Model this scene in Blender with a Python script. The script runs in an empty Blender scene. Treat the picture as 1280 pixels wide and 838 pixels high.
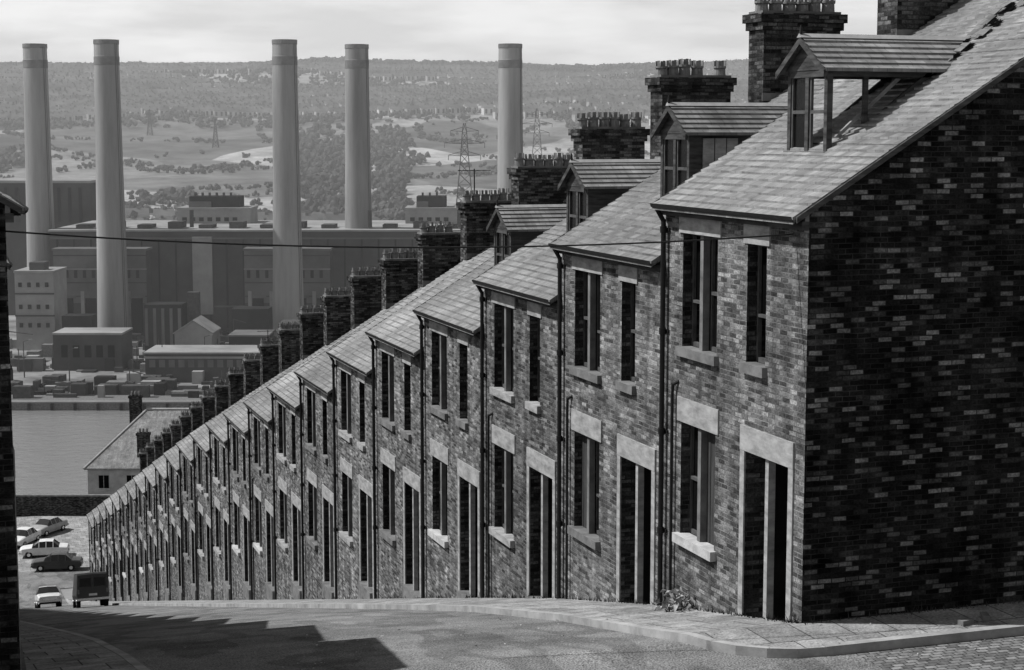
import bpy, math, random
from mathutils import Vector, noise
random.seed(7)
S=bpy.context.scene
S.view_settings.view_transform='Standard'; S.view_settings.look='None'; S.view_settings.exposure=0
TH=math.radians(18.6); s_=math.sin(TH); c_=math.cos(TH)

# ------------------------------------------------------------------ materials
def newmat(name,spec=0.):
    m=bpy.data.materials.new(name); m.use_nodes=True
    nt=m.node_tree; b=nt.nodes['Principled BSDF']; b.inputs['Roughness'].default_value=.85
    b.inputs['Specular IOR Level'].default_value=spec
    return m,nt,b
def N(nt,t,**kw):
    n=nt.nodes.new(t)
    for k,v in kw.items(): setattr(n,k,v)
    return n
def ramp(nt,src,stops,interp='LINEAR'):
    r=N(nt,'ShaderNodeValToRGB'); r.color_ramp.interpolation=interp
    el=r.color_ramp.elements
    while len(el)<len(stops): el.new(.5)
    for e,(p,v) in zip(el,stops):
        e.position=p; e.color=(v,v,v,1)
    nt.links.new(src,r.inputs[0]); return r.outputs[0]
def mixc(nt,fac,a,b,mode='MIX'):
    m=N(nt,'ShaderNodeMix',data_type='RGBA',blend_type=mode)
    for sock,val in ((m.inputs[0],fac),(m.inputs[6],a),(m.inputs[7],b)):
        if hasattr(val,'is_linked'): nt.links.new(val,sock)
        elif sock==m.inputs[0]: sock.default_value=val
        else: sock.default_value=(val,val,val,1)
    return m.outputs[2]
def coords(nt,kind='UV',rand=True):
    tc=N(nt,'ShaderNodeTexCoord'); out=tc.outputs[kind]
    if rand:
        oi=N(nt,'ShaderNodeObjectInfo'); mu=N(nt,'ShaderNodeMath',operation='MULTIPLY'); mu.inputs[1].default_value=57.3
        nt.links.new(oi.outputs['Random'],mu.inputs[0])
        cb=N(nt,'ShaderNodeCombineXYZ'); nt.links.new(mu.outputs[0],cb.inputs[0])
        ad=N(nt,'ShaderNodeVectorMath',operation='ADD'); nt.links.new(out,ad.inputs[0]); nt.links.new(cb.outputs[0],ad.inputs[1])
        out=ad.outputs[0]
    return out
def noisen(nt,vec,scale,detail=2,rough=.6):
    n=N(nt,'ShaderNodeTexNoise'); n.inputs['Scale'].default_value=scale; n.inputs['Detail'].default_value=detail
    n.inputs['Roughness'].default_value=rough; nt.links.new(vec,n.inputs['Vector']); return n.outputs[0]
def scalev(nt,vec,sx,sy,sz):
    m=N(nt,'ShaderNodeMapping'); m.inputs['Scale'].default_value=(sx,sy,sz); nt.links.new(vec,m.inputs[0]); return m.outputs[0]
def bump(nt,b,h,strength=.5,dist=.02):
    bp=N(nt,'ShaderNodeBump'); bp.inputs['Strength'].default_value=strength; bp.inputs['Distance'].default_value=dist
    nt.links.new(h,bp.inputs['Height']); nt.links.new(bp.outputs[0],b.inputs['Normal'])
def brickmat(name,stops,mortar,bw=.21,rh=.071,ms=.008,stain=(.55,1.15),objvar=(.78,1.12)):
    m,nt,b=newmat(name); v=coords(nt)
    nz=N(nt,'ShaderNodeTexNoise'); nz.inputs['Scale'].default_value=3.5; nz.inputs['Detail'].default_value=0; nt.links.new(v,nz.inputs['Vector'])
    sc=N(nt,'ShaderNodeVectorMath',operation='SCALE'); sc.inputs['Scale'].default_value=.014; nt.links.new(nz.outputs['Color'],sc.inputs[0])
    ad=N(nt,'ShaderNodeVectorMath',operation='ADD'); nt.links.new(v,ad.inputs[0]); nt.links.new(sc.outputs[0],ad.inputs[1])
    br=N(nt,'ShaderNodeTexBrick'); nt.links.new(ad.outputs[0],br.inputs['Vector'])
    br.inputs['Scale'].default_value=1; br.inputs['Brick Width'].default_value=bw; br.inputs['Row Height'].default_value=rh
    br.inputs['Mortar Size'].default_value=ms; br.inputs['Mortar Smooth'].default_value=.3
    br.inputs['Color1'].default_value=(0,0,0,1); br.inputs['Color2'].default_value=(1,1,1,1); br.inputs['Mortar'].default_value=(.5,.5,.5,1)
    col=ramp(nt,br.outputs['Color'],stops)
    fn=noisen(nt,v,26,2)
    fine=ramp(nt,fn,[(.32,.55),(.7,1.35)])
    col=mixc(nt,1,col,fine,'MULTIPLY')
    mt=ramp(nt,noisen(nt,v,2.1,2,.7),[(.38,mortar*.4),(.65,mortar*1.2)])
    col=mixc(nt,br.outputs['Fac'],col,mt)
    st=ramp(nt,noisen(nt,v,.9,3,.7),[(.3,stain[0]),(.68,stain[1])])
    col=mixc(nt,1,col,st,'MULTIPLY')
    st2=ramp(nt,noisen(nt,scalev(nt,v,2.6,.22,1),1.5,1),[(.35,.68),(.65,1.12)])
    col=mixc(nt,1,col,st2,'MULTIPLY')
    oi=N(nt,'ShaderNodeObjectInfo'); ov=ramp(nt,oi.outputs['Random'],[(0,objvar[0]),(1,objvar[1])])
    col=mixc(nt,1,col,ov,'MULTIPLY')
    nt.links.new(col,b.inputs['Base Color'])
    h=N(nt,'ShaderNodeMath',operation='MULTIPLY_ADD'); nt.links.new(br.outputs['Fac'],h.inputs[0]); h.inputs[1].default_value=-1
    nt.links.new(fn,h.inputs[2])
    bump(nt,b,h.outputs[0],1,.013)
    return m
def plain(name,lo,hi,scale=3,rough=.85,kind='UV',bstr=.3,bdist=.01,spec=0.,bscale=None,streak=None,detail=4):
    m,nt,b=newmat(name); v=coords(nt,kind)
    n=noisen(nt,v if streak is None else scalev(nt,v,*streak),scale,detail,.65)
    col=ramp(nt,n,[(.3,lo),(.7,hi)])
    nt.links.new(col,b.inputs['Base Color']); b.inputs['Roughness'].default_value=rough; b.inputs['Specular IOR Level'].default_value=spec
    if bstr: bump(nt,b,noisen(nt,v,bscale or scale*6,1),bstr,bdist)
    return m
M={}
M['brick']=brickmat('facade_brick',[(0,.07),(.3,.14),(.6,.2),(.85,.28),(1,.4)],.27,stain=(.55,1.15))
M['gable']=brickmat('sooty_shaded_gable_brick',[(0,.01),(.6,.024),(.78,.05),(.89,.11),(1,.24)],.045,stain=(.3,1.45),objvar=(1,1))  # sooty brick, darkened further so the gable's deep shade sits in the colour
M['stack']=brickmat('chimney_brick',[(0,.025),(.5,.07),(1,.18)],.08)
M['stone']=plain('sandstone_trim',.17,.42,2.5,streak=(1,2.5,1),detail=5)
M['sill']=plain('painted_sill',.28,.56,3)
M['stonedark']=plain('weathered_stone',.09,.22,2.5)
M['frame']=plain('window_frame_paint',.05,.12,4,.6)
M['framel']=plain('window_frame_pale',.2,.42,4,.6)
M['door']=plain('door_paint',.008,.02,2,.6)
M['board']=plain('window_boards',.035,.08,3,streak=(6,.6,1))
M['iron']=plain('cast_iron',.008,.022,5,.5,bstr=0,spec=.2)
M['timber']=plain('cornice_timber',.03,.1,3,streak=(.6,4,1))
M['timberl']=plain('pale_timber',.14,.32,3)
M['pot']=plain('clay_pot',.09,.27,6)
M['lead']=plain('lead_flashing',.25,.4,3)
m,nt,b=newmat('dark_window_glass',.1); b.inputs['Base Color'].default_value=(.006,.006,.006,1); b.inputs['Roughness'].default_value=.18
v=coords(nt); bump(nt,b,noisen(nt,v,2.2,1),.15,.02); M['glass']=m
m,nt,b=newmat('car_window_glass',.5); b.inputs['Base Color'].default_value=(.01,.01,.01,1); b.inputs['Roughness'].default_value=.08; M['carglass']=m
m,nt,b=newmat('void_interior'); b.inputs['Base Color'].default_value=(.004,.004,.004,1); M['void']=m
m,nt,b=newmat('roof_slate',.15); v=coords(nt)
br=N(nt,'ShaderNodeTexBrick'); nt.links.new(v,br.inputs['Vector']); br.inputs['Scale'].default_value=1
br.inputs['Brick Width'].default_value=.24; br.inputs['Row Height'].default_value=.1637; br.inputs['Mortar Size'].default_value=.005
br.inputs['Color1'].default_value=(.17,.17,.17,1); br.inputs['Color2'].default_value=(.25,.25,.25,1); br.inputs['Mortar'].default_value=(.1,.1,.1,1)
st=ramp(nt,noisen(nt,v,.6,5,.72),[(.32,.55),(.68,1.3)]); col=mixc(nt,1,br.outputs['Color'],st,'MULTIPLY')
st=ramp(nt,noisen(nt,scalev(nt,v,1.6,.2,1),3,3,.65),[(.3,.7),(.7,1.2)]); col=mixc(nt,1,col,st,'MULTIPLY')
oi=N(nt,'ShaderNodeObjectInfo'); ov=ramp(nt,oi.outputs['Random'],[(0,.85),(1,1.15)]); col=mixc(nt,1,col,ov,'MULTIPLY')
nt.links.new(col,b.inputs['Base Color']); b.inputs['Roughness'].default_value=.6
bump(nt,b,noisen(nt,v,9,1),.4,.015); M['slate']=m
m,nt,b=newmat('asphalt'); v=coords(nt,'Object',False)
a=ramp(nt,noisen(nt,v,.35,5,.7),[(.32,.12),(.68,.25)]); g=ramp(nt,noisen(nt,v,42,1),[(.35,.5),(.65,1.45)])
col=mixc(nt,1,a,g,'MULTIPLY')
pt=ramp(nt,noisen(nt,scalev(nt,v,1,.3,1),.8,2,.5),[(.5,1),(.53,.72),(.62,.78),(.65,1)]); col=mixc(nt,1,col,pt,'MULTIPLY')
sp_=ramp(nt,noisen(nt,v,7,3,.8),[(.62,1),(.7,1.35)]); col=mixc(nt,1,col,sp_,'MULTIPLY')
nt.links.new(col,b.inputs['Base Color']); bump(nt,b,noisen(nt,v,42,1),.8,.014); M['asphalt']=m
m,nt,b=newmat('paving_slabs'); v=coords(nt,'Object',False)
br=N(nt,'ShaderNodeTexBrick'); nt.links.new(v,br.inputs['Vector']); br.inputs['Scale'].default_value=1
br.inputs['Brick Width'].default_value=.62; br.inputs['Row Height'].default_value=.9; br.inputs['Mortar Size'].default_value=.012
br.inputs['Color1'].default_value=(.24,.24,.24,1); br.inputs['Color2'].default_value=(.34,.34,.34,1); br.inputs['Mortar'].default_value=(.1,.1,.1,1)
g=ramp(nt,noisen(nt,v,1.5,5,.78),[(.32,.5),(.68,1.25)]); col=mixc(nt,1,br.outputs['Color'],g,'MULTIPLY')
g=ramp(nt,noisen(nt,v,25,1),[(.3,.7),(.7,1.25)]); col=mixc(nt,1,col,g,'MULTIPLY')
nt.links.new(col,b.inputs['Base Color']); bump(nt,b,noisen(nt,v,30,1),.5,.012); M['paving']=m
m,nt,b=newmat('stone_setts'); v=coords(nt,'Object',False)
br=N(nt,'ShaderNodeTexBrick'); nt.links.new(v,br.inputs['Vector']); br.inputs['Scale'].default_value=1
br.inputs['Brick Width'].default_value=.17; br.inputs['Row Height'].default_value=.1; br.inputs['Mortar Size'].default_value=.014; br.inputs['Mortar Smooth'].default_value=.9
br.inputs['Color1'].default_value=(.1,.1,.1,1); br.inputs['Color2'].default_value=(.26,.26,.26,1); br.inputs['Mortar'].default_value=(.08,.08,.08,1)
g=ramp(nt,noisen(nt,v,9,3,.7),[(.3,.55),(.7,1.35)]); col=mixc(nt,1,br.outputs['Color'],g,'MULTIPLY')
nt.links.new(col,b.inputs['Base Color'])
inv=N(nt,'ShaderNodeMath',operation='SUBTRACT'); inv.inputs[0].default_value=1; nt.links.new(br.outputs['Fac'],inv.inputs[1]); bump(nt,b,inv.outputs[0],.7,.025); M['setts']=m
M['kerb']=plain('kerb_stone',.2,.42,2,kind='Object',detail=5)
M['rubble']=plain('rubble',.06,.5,5,kind='Object')
m,nt,b=newmat('terrain_fields'); v=coords(nt,'Object',False)
dn=N(nt,'ShaderNodeTexNoise'); dn.inputs['Scale'].default_value=.004; dn.inputs['Detail'].default_value=3; nt.links.new(v,dn.inputs['Vector'])
sc=N(nt,'ShaderNodeVectorMath',operation='SCALE'); sc.inputs['Scale'].default_value=90; nt.links.new(dn.outputs['Color'],sc.inputs[0])
ad=N(nt,'ShaderNodeVectorMath',operation='ADD'); nt.links.new(v,ad.inputs[0]); nt.links.new(sc.outputs[0],ad.inputs[1])
vo=N(nt,'ShaderNodeTexVoronoi'); vo.inputs['Scale'].default_value=.0055; nt.links.new(ad.outputs[0],vo.inputs['Vector'])
bw=N(nt,'ShaderNodeRGBToBW'); nt.links.new(vo.outputs['Color'],bw.inputs[0])
col=ramp(nt,bw.outputs[0],[(.2,.09),(.42,.17),(.6,.28),(.85,.38)])
g=ramp(nt,noisen(nt,v,.02,6,.78),[(.38,.5),(.62,1.25)]); col=mixc(nt,1,col,g,'MULTIPLY')
nt.links.new(col,b.inputs['Base Color']); M['terrain']=m
M['yard']=plain('yard_ground',.06,.34,.06,kind='Object',bstr=0,detail=6)
M['foliage']=plain('distant_foliage',.04,.1,.05,kind='Object',bstr=0,rough=1)
M['hwall']=plain('distant_house_wall',.2,.65,.03,kind='Object',bstr=0)
M['hroof']=plain('distant_house_roof',.05,.2,.03,kind='Object',bstr=0)
M['conc']=plain('chimney_concrete',.17,.36,.18,kind='Object',bstr=0,streak=(1,1,.1),detail=5)
M['concd']=plain('chimney_cap',.13,.23,.3,kind='Object',bstr=0)
M['psbrick']=plain('power_station_brick',.04,.085,.08,kind='Object',bstr=0)
M['psmid']=plain('power_station_panel',.09,.16,.12,kind='Object',bstr=0)
M['psdark']=plain('power_station_cladding',.015,.04,.1,kind='Object',bstr=0)
M['pslight']=plain('power_station_concrete',.18,.34,.1,kind='Object',bstr=0)
M['psroof']=plain('power_station_roof',.18,.34,.1,kind='Object',bstr=0)
M['steel']=plain('grey_steel',.04,.09,1,kind='Object',bstr=0)
M['render']=plain('pale_render',.3,.5,1,kind='Object')
m,nt,b=newmat('river_water',.6); b.inputs['Base Color'].default_value=(.18,.18,.18,1); b.inputs['Roughness'].default_value=.25
v=coords(nt,'Object',False); bump(nt,b,noisen(nt,scalev(nt,v,.5,1,1),.5,4,.6),.6,.5); M['water']=m
def carpaint(n,val):
    m,nt,b=newmat(n,.5); v=coords(nt,'Object'); col=ramp(nt,noisen(nt,v,2,2),[(.3,val*.85),(.7,val*1.1)]); nt.links.new(col,b.inputs['Base Color'])
    b.inputs['Roughness'].default_value=.3; return m
M['paint_dark']=carpaint('car_paint_dark',.03); M['paint_white']=carpaint('car_paint_white',.6); M['paint_grey']=carpaint('car_paint_grey',.3)
m,nt,b=newmat('chrome'); b.inputs['Base Color'].default_value=(.6,.6,.6,1); b.inputs['Metallic'].default_value=1; b.inputs['Roughness'].default_value=.25; M['chrome']=m
m,nt,b=newmat('tyre_rubber'); b.inputs['Base Color'].default_value=(.02,.02,.02,1); M['tyre']=m

# ------------------------------------------------------------------ mesh builder
class MB:
    def __init__(s): s.v=[]; s.f=[]; s.m=[]; s.mats=[]
    def mi(s,k):
        if k not in s.mats: s.mats.append(k)
        return s.mats.index(k)
    def poly(s,pts,mat):
        i=len(s.v); s.v+= [tuple(p) for p in pts]; s.f.append(tuple(range(i,i+len(pts)))); s.m.append(s.mi(mat))
    def box(s,x0,x1,y0,y1,z0,z1,mat):
        p=[(x,y,z) for z in (z0,z1) for y in (y0,y1) for x in (x0,x1)]
        for q in ((0,2,3,1),(4,5,7,6),(0,1,5,4),(2,6,7,3),(0,4,6,2),(1,3,7,5)): s.poly([p[k] for k in q],mat)
    def tube(s,p0,p1,r0,r1,mat,n=10,caps=True):
        p0=Vector(p0);p1=Vector(p1); d=(p1-p0).normalized(); u=d.orthogonal().normalized(); w=d.cross(u)
        a=[p0+(u*math.cos(t)+w*math.sin(t))*r0 for t in [2*math.pi*k/n for k in range(n)]]
        b=[p1+(u*math.cos(t)+w*math.sin(t))*r1 for t in [2*math.pi*k/n for k in range(n)]]
        for k in range(n): s.poly([a[k],a[(k+1)%n],b[(k+1)%n],b[k]],mat)
        if caps: s.poly(a[::-1],mat); s.poly(b,mat)
    def prism(s,pts,vec,mat):
        vec=Vector(vec); a=[Vector(p) for p in pts]; b=[p+vec for p in a]; n=len(a)
        s.poly(a[::-1],mat); s.poly(b,mat)
        for k in range(n): s.poly([a[k],a[(k+1)%n],b[(k+1)%n],b[k]],mat)
    def mesh(s,name,smooth=False):
        me=bpy.data.meshes.new(name); me.from_pydata(s.v,[],s.f)
        for k in s.mats: me.materials.append(M[k])
        me.polygons.foreach_set('material_index',s.m)
        uv=me.uv_layers.new(name='UVMap').data
        for p in me.polygons:
            n=p.normal; ax,ay,az=abs(n.x),abs(n.y),abs(n.z)
            for li in p.loop_indices:
                x,y,z=me.vertices[me.loops[li].vertex_index].co
                if ax>.9: t=(y,z)
                elif ay>.9: t=(x,z)
                elif az>.96: t=(x,y)
                elif ax>ay: t=(y,(x+.24)*1.1756)
                else: t=(x,y*1.2)
                uv[li].uv=t
        if smooth: me.polygons.foreach_set('use_smooth',[True]*len(me.polygons))
        me.update(); return me
    def obj(s,name,parent=None,loc=(0,0,0),smooth=False):
        return link(name,s.mesh(name,smooth),parent,loc)
def link(name,me,parent=None,loc=(0,0,0)):
    o=bpy.data.objects.new(name,me); S.collection.objects.link(o); o.location=loc
    if parent: o.parent=parent
    return o
def empty(name,loc=(0,0,0),rz=0):
    e=bpy.data.objects.new(name,None); e.empty_display_size=.5; S.collection.objects.link(e); e.location=loc; e.rotation_euler=(0,0,rz); return e

# ------------------------------------------------------------------ ground profile
W=4.7; Y0=20.53; XF=11.04
gp=[(-80,28),(0,5.0),(8,2.2),(14,.35),(17,.03),(20.53,0),(25.23,-.98),(29.93,-2.08),(34.63,-3.28),(39.33,-4.5)]
for k in range(5,25): gp.append((Y0+k*W, 5.75-.2607*(Y0+k*W)))
gp+=[(138,-29.7),(143,-30.2),(150,-30.3),(174,-30.3),(184,-34),(240,-57),(9999,-57)]
def lerp(t,x):
    if x<=t[0][0]: return t[0][1]
    for (a,b),(c,d) in zip(t,t[1:]):
        if x<=c: return b+(d-b)*(x-a)/(c-a)
    return t[-1][1]
def g(Y): return lerp(gp,Y)
far=[(378,-57),(384,-52.4),(620,-52),(760,-50),(950,-42),(1200,-26),(1500,-3),(1800,31),(2200,74),(2500,97),(2900,80),(4500,0)]
def gfar(a,d):
    z=lerp(far,d)
    if d>700:
        k=min(1,(d-700)/900)
        z+=k*(noise.noise(Vector((a*.0016,d*.0016,0)))*26+noise.noise(Vector((a*.006,d*.006,3)))*7)
    return z
def gz(X,Y):
    a=c_*X-s_*Y; d=s_*X+c_*Y
    if Y<240 or d<378: return g(Y)
    return gfar(a,d)
def st(a,d,z=0): return (c_*a+s_*d, c_*d-s_*a, z)

ys=[y for y in range(-80,14,4)]+[14,15.5,17,18.5,19.4]+[Y0+k*W/4 for k in range(0,97)]+[134.5,136.5,138,140.5,143,146,150,156,162,168,174,179,184,192,200,210,220,230,240]+list(range(248,400,8))+list(range(400,1000,16))+list(range(1000,4300,28))
xs=[-1900,-1400,-1000]+list(range(-800,2300,22))+[2600,3200]
mb=MB(); V=[(x,y,gz(x,y)-.05) for y in ys for x in xs]; nx=len(xs)
mb.v=V; T=mb.mi('terrain'); YD=mb.mi('yard')
for j in range(len(ys)-1):
    for i in range(nx-1):
        mb.f.append((j*nx+i,j*nx+i+1,(j+1)*nx+i+1,(j+1)*nx+i))
        d=s_*xs[i]+c_*ys[j]; mb.m.append(YD if d<640 else T)
mb.obj('ground',smooth=True)

yr=[y for y in ys if y<=143]
rx=[-60,2.6,4.5,6.1,7.7,9.3,11.2,80]
mb=MB()
def cz(x,y): return g(y)+(.05*(1-((x-6.1)/3.5)**2) if 2.6<=x<=9.6 else 0)
for y0,y1 in zip(yr,yr[1:]):
    for x0,x1 in zip(rx,rx[1:]):
        ins=(x0>=2.6 and x1<=9.3) or (y0>=13.9 and y1<=19.41)
        if not ins: continue
        mt='setts' if (x0>=11.1) else 'asphalt'
        mb.poly([(x0,y0,cz(x0,y0)),(x1,y0,cz(x1,y0)),(x1,y1,cz(x1,y1)),(x0,y1,cz(x0,y1))],mt)
for x0,x1 in ((.8,2.6),(9.3,11.2)):
    mb.poly([(x0,19.4,.0),(x1,19.4,.0),(x1,20.53,.0),(x0,20.53,.0)],'asphalt')
mb.poly([(-40,143,-30.2),(60,143,-30.2),(60,150,-30.296),(-40,150,-30.296)],'asphalt')
mb.poly([(-40,150,-30.296),(60,150,-30.296),(60,172,-30.296),(-40,172,-30.296)],'paving')
mb.obj('road')

def pavement(xl_fun,xr_fun,yl,side):
    mb=MB(); H=.12; K=.14
    for y0,y1 in zip(yl,yl[1:]):
        a0,a1=xl_fun(y0),xl_fun(y1); b0,b1=xr_fun((y0+y1)/2),xr_fun((y0+y1)/2)
        z0,z1=g(y0)+H,g(y1)+H
        k=K*side
        mb.poly([(a0,y0,z0),(a0+k,y0,z0),(a1+k,y1,z1),(a1,y1,z1)],'kerb')
        mb.poly([(a0+k,y0,z0-.004),(b0,y0,z0-.004),(b1,y1,z1-.004),(a1+k,y1,z1-.004)],'paving')
        mb.poly([(a0,y0,z0),(a1,y1,z1),(a1,y1,z1-.25),(a0,y0,z0-.25)],'kerb')
    y0=yl[0]; a,b=xl_fun(y0),xr_fun(y0)
    mb.poly([(a,y0,g(y0)+H),(b,y0,g(y0)+H),(b,y0,g(y0)-.2),(a,y0,g(y0)-.2)],'kerb')
    mb.poly([(a,y0,g(y0)+H+.003),(b,y0,g(y0)+H+.003),(b,y0+K,g(y0)+H+.003),(a,y0+K,g(y0)+H+.003)],'kerb')
    mb.obj('pavement')
ry=[19.4,19.45,19.6,19.85,20.2,20.53]+[Y0+k*W/4 for k in range(1,97)]+[134.5,136.5]
pavement(lambda y: 9.3+(1.5-math.sqrt(max(0,1.5**2-(max(0,20.9-y))**2))), lambda y: 21.6 if y<20.53 else XF, ry,1)
LX=.94
ly=[20.9,20.95,21.1,21.4,21.9,22.3]+[Y0+k*W/4 for k in range(2,97)]+[134.5]
pavement(lambda y: 2.6-(1.4-math.sqrt(max(0,1.4**2-(max(0,22.3-y))**2))), lambda y: -10 if y<22.3 else LX, ly,-1)

# ------------------------------------------------------------------ house parts
SL=.618; RX=5.26; DEP=10.52; EZ=5.7
holes=[(.42,1.76,-.75,2.18),(2.78,4.02,.47,2.25),(2.78,4.02,3.42,5.18),(1.2,1.8,3.45,5.15)]
def facade():
    mb=MB(); yb=sorted({0,W}|{h[0] for h in holes}|{h[1] for h in holes}); zb=sorted({-2.6,EZ}|{h[2] for h in holes}|{h[3] for h in holes})
    for y0,y1 in zip(yb,yb[1:]):
        for z0,z1 in zip(zb,zb[1:]):
            ym,zm=(y0+y1)/2,(z0+z1)/2
            if any(h[0]<ym<h[1] and h[2]<zm<h[3] for h in holes): continue
            mb.poly([(0,y0,z0),(0,y0,z1),(0,y1,z1),(0,y1,z0)],'brick')
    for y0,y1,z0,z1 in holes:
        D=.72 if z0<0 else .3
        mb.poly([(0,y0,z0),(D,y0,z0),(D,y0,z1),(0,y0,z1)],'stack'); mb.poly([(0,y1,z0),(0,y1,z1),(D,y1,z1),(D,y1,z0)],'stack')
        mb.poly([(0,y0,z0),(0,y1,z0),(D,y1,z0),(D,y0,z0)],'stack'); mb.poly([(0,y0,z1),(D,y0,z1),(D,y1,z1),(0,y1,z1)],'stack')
    mb.poly([(DEP,0,-4),(DEP,W,-4),(DEP,W,EZ),(DEP,0,EZ)],'brick')
    mb.poly([(0,W,-2.6),(0,W,EZ),(RX,W,EZ+SL*RX),(DEP,W,EZ),(DEP,W,-4)],'stack')
    return mb.mesh('walls')
def gable():
    mb=MB(); 
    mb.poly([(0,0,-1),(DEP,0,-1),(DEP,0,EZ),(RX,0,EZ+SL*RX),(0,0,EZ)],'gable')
    for sx in (0,1):
        x0,x1=(-.2,RX) if not sx else (DEP+.2,RX)
        z0,z1=EZ-.124,EZ+SL*RX
        mb.prism([(x0,-.04,z0-.05),(x1,-.04,z1-.05),(x1,-.04,z1+.03),(x0,-.04,z0+.03)],(0,.04,0),'timber')
    return mb.mesh('gable_wall')
def roof():
    rr=random.Random(4); mb=MB(); n=39; x0=-.24; z0=EZ+SL*x0; dx=(RX-x0)/n
    for k in range(n):
        xa=x0+k*dx; xb=xa+dx; za=EZ+SL*xa+.05; zb=EZ+SL*xb+.025
        yy=[0]+[W*q/9+rr.uniform(-.15,.15) for q in range(1,9)]+[W]
        hh=[rr.uniform(-.004,.008) for _ in yy]; jj=[rr.uniform(-.012,.012) for _ in yy]
        for q in range(9):
            a,b=yy[q],yy[q+1]
            mb.poly([(xa+jj[q],a,za+hh[q]),(xa+jj[q+1],b,za+hh[q+1]),(xb,b,zb),(xb,a,zb)],'slate')
            if k: mb.poly([(xa+jj[q],a,za-.03),(xa+jj[q+1],b,za-.03),(xa+jj[q+1],b,za+hh[q+1]),(xa+jj[q],a,za+hh[q])],'slate')
    zt=EZ+SL*RX
    mb.poly([(RX,0,zt+.03),(RX,W,zt+.03),(DEP+.24,W,z0+.03),(DEP+.24,0,z0+.03)],'slate')
    mb.poly([(x0,0,z0-.04),(RX,0,zt-.04),(RX,W,zt-.04),(x0,W,z0-.04)],'timber')
    mb.poly([(x0,0,z0-.04),(x0,W,z0-.04),(x0,W,z0+.055),(x0,0,z0+.055)],'slate')
    for y in (0,W):
        mb.poly([(x0,y,z0-.04),(RX,y,zt-.04),(RX,y,zt+.03),(x0,y,z0+.055)],'slate')
        mb.poly([(DEP+.24,y,z0-.04),(RX,y,zt-.04),(RX,y,zt+.03),(DEP+.24,y,z0+.03)],'slate')
    for k in range(12):
        ya=k*W/12+.006; yb=(k+1)*W/12-.006
        mb.prism([(RX-.17,ya,zt-.03),(RX,ya,zt+.11),(RX+.17,ya,zt-.03)],(0,yb-ya,0),'pot')
    return mb.mesh('roof')
def trim():
    mb=MB(); 
    def st_(y0,y1,z0,z1,pr,mat='stone',inn=.1): mb.box(-pr,inn,y0,y1,z0,z1,mat)
    st_(.28,1.9,2.18,2.54,.03)
    st_(.28,.418,-.9,2.178,.025); st_(1.762,1.9,-.9,2.178,.025); st_(1.08,1.18,-.9,2.178,-.02,inn=.13)
    st_(.42,1.76,-.9,-.42,.1,'stonedark',.3)
    st_(2.66,4.14,2.25,2.63,.022); st_(2.66,4.14,5.18,5.43,.022); st_(1.1,1.9,5.15,5.43,.022)
    st_(3.345,3.455,.47,2.25,-.03,'stonedark',.14); st_(3.345,3.455,3.42,5.18,-.03,'stonedark',.14)
    return mb.mesh('stone_trim')
def sills(mat):
    mb=MB(); up='stonedark' if mat!='stone' else mat
    mb.box(-.1,.14,2.7,4.1,.33,.475,mat); mb.box(-.08,.14,2.7,4.1,3.28,3.425,up); mb.box(-.08,.14,1.14,1.86,3.31,3.455,up)
    return mb.mesh('window_sills')
def windows(var):
    mb=MB(); fr='framel' if var==1 else 'frame'; X=.16
    def sash(y0,y1,z0,z1,boarded=False,opn=False):
        if boarded:
            k=5; w=(y1-y0)/k
            for i in range(k): mb.box(X-.02+.008*(i%2),X+.03,y0+i*w+.004,y0+(i+1)*w-.004,z0,z1,'board')
            return
        t=.045; zm=(z0+z1)/2
        mb.box(X,X+.06,y0,y0+t,z0,z1,fr); mb.box(X,X+.06,y1-t,y1,z0,z1,fr)
        mb.box(X+.002,X+.058,y0+t,y1-t,z1-t,z1,fr); mb.box(X+.002,X+.058,y0+t,y1-t,z0,z0+.07,fr)
        if not opn:
            mb.box(X-.01,X+.05,y0+t,y1-t,zm-.025,zm+.025,fr)
            mb.poly([(X+.045,y0+t,zm),(X+.045,y1-t,zm),(X+.045,y1-t,z1),(X+.045,y0+t,z1)],'glass')
            mb.poly([(X+.03,y0+t,z0),(X+.03,y1-t,z0),(X+.03,y1-t,zm),(X+.03,y0+t,zm)],'glass')
        else:
            mb.box(X-.01,X+.05,y0+t,y1-t,zm-.2,zm-.155,fr)
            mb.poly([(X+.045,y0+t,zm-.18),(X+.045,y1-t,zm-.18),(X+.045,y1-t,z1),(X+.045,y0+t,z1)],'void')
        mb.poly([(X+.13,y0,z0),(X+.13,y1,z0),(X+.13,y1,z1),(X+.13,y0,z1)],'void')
    for z0,z1 in ((.475,2.25),(3.425,5.18)):
        low=z0<1
        sash(2.78,3.343,z0,z1,boarded=(var==0 and low),opn=(var==2))
        sash(3.457,4.02,z0,z1,boarded=(var==2 and low),opn=(var==0 and not low))
    sash(1.2,1.8,3.455,5.15,opn=(var==0))
    return mb.mesh('windows')
def doors(var):
    mb=MB()
    for (y0,y1) in ((.422,1.10),(1.16,1.758)):
        X=.6; mb.box(X,X+.05,y0,y1,-.75,1.62,'door')
        mb.box(X-.03,X+.04,y0,y1,1.62,1.7,'frame')
        mb.poly([(X+.02,y0,1.7),(X+.02,y1,1.7),(X+.02,y1,2.18),(X+.02,y0,2.18)],'glass')
        for (a,b) in ((-.35,.35),(.5,1.45)):
            ym=(y0+y1)/2
            for (p,q) in ((y0+.08,ym-.03),(ym+.03,y1-.08)): mb.box(X-.014,X+.01,p,q,a,b,'door' if var!=1 else 'board')
        mb.tube((X-.06,y1-.1,.42),(X,y1-.1,.42),.025,.02,'chrome',8)
    mb.box(.14,.6,1.101,1.159,-.75,2.17,'door')
    return mb.mesh('doors')
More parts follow.
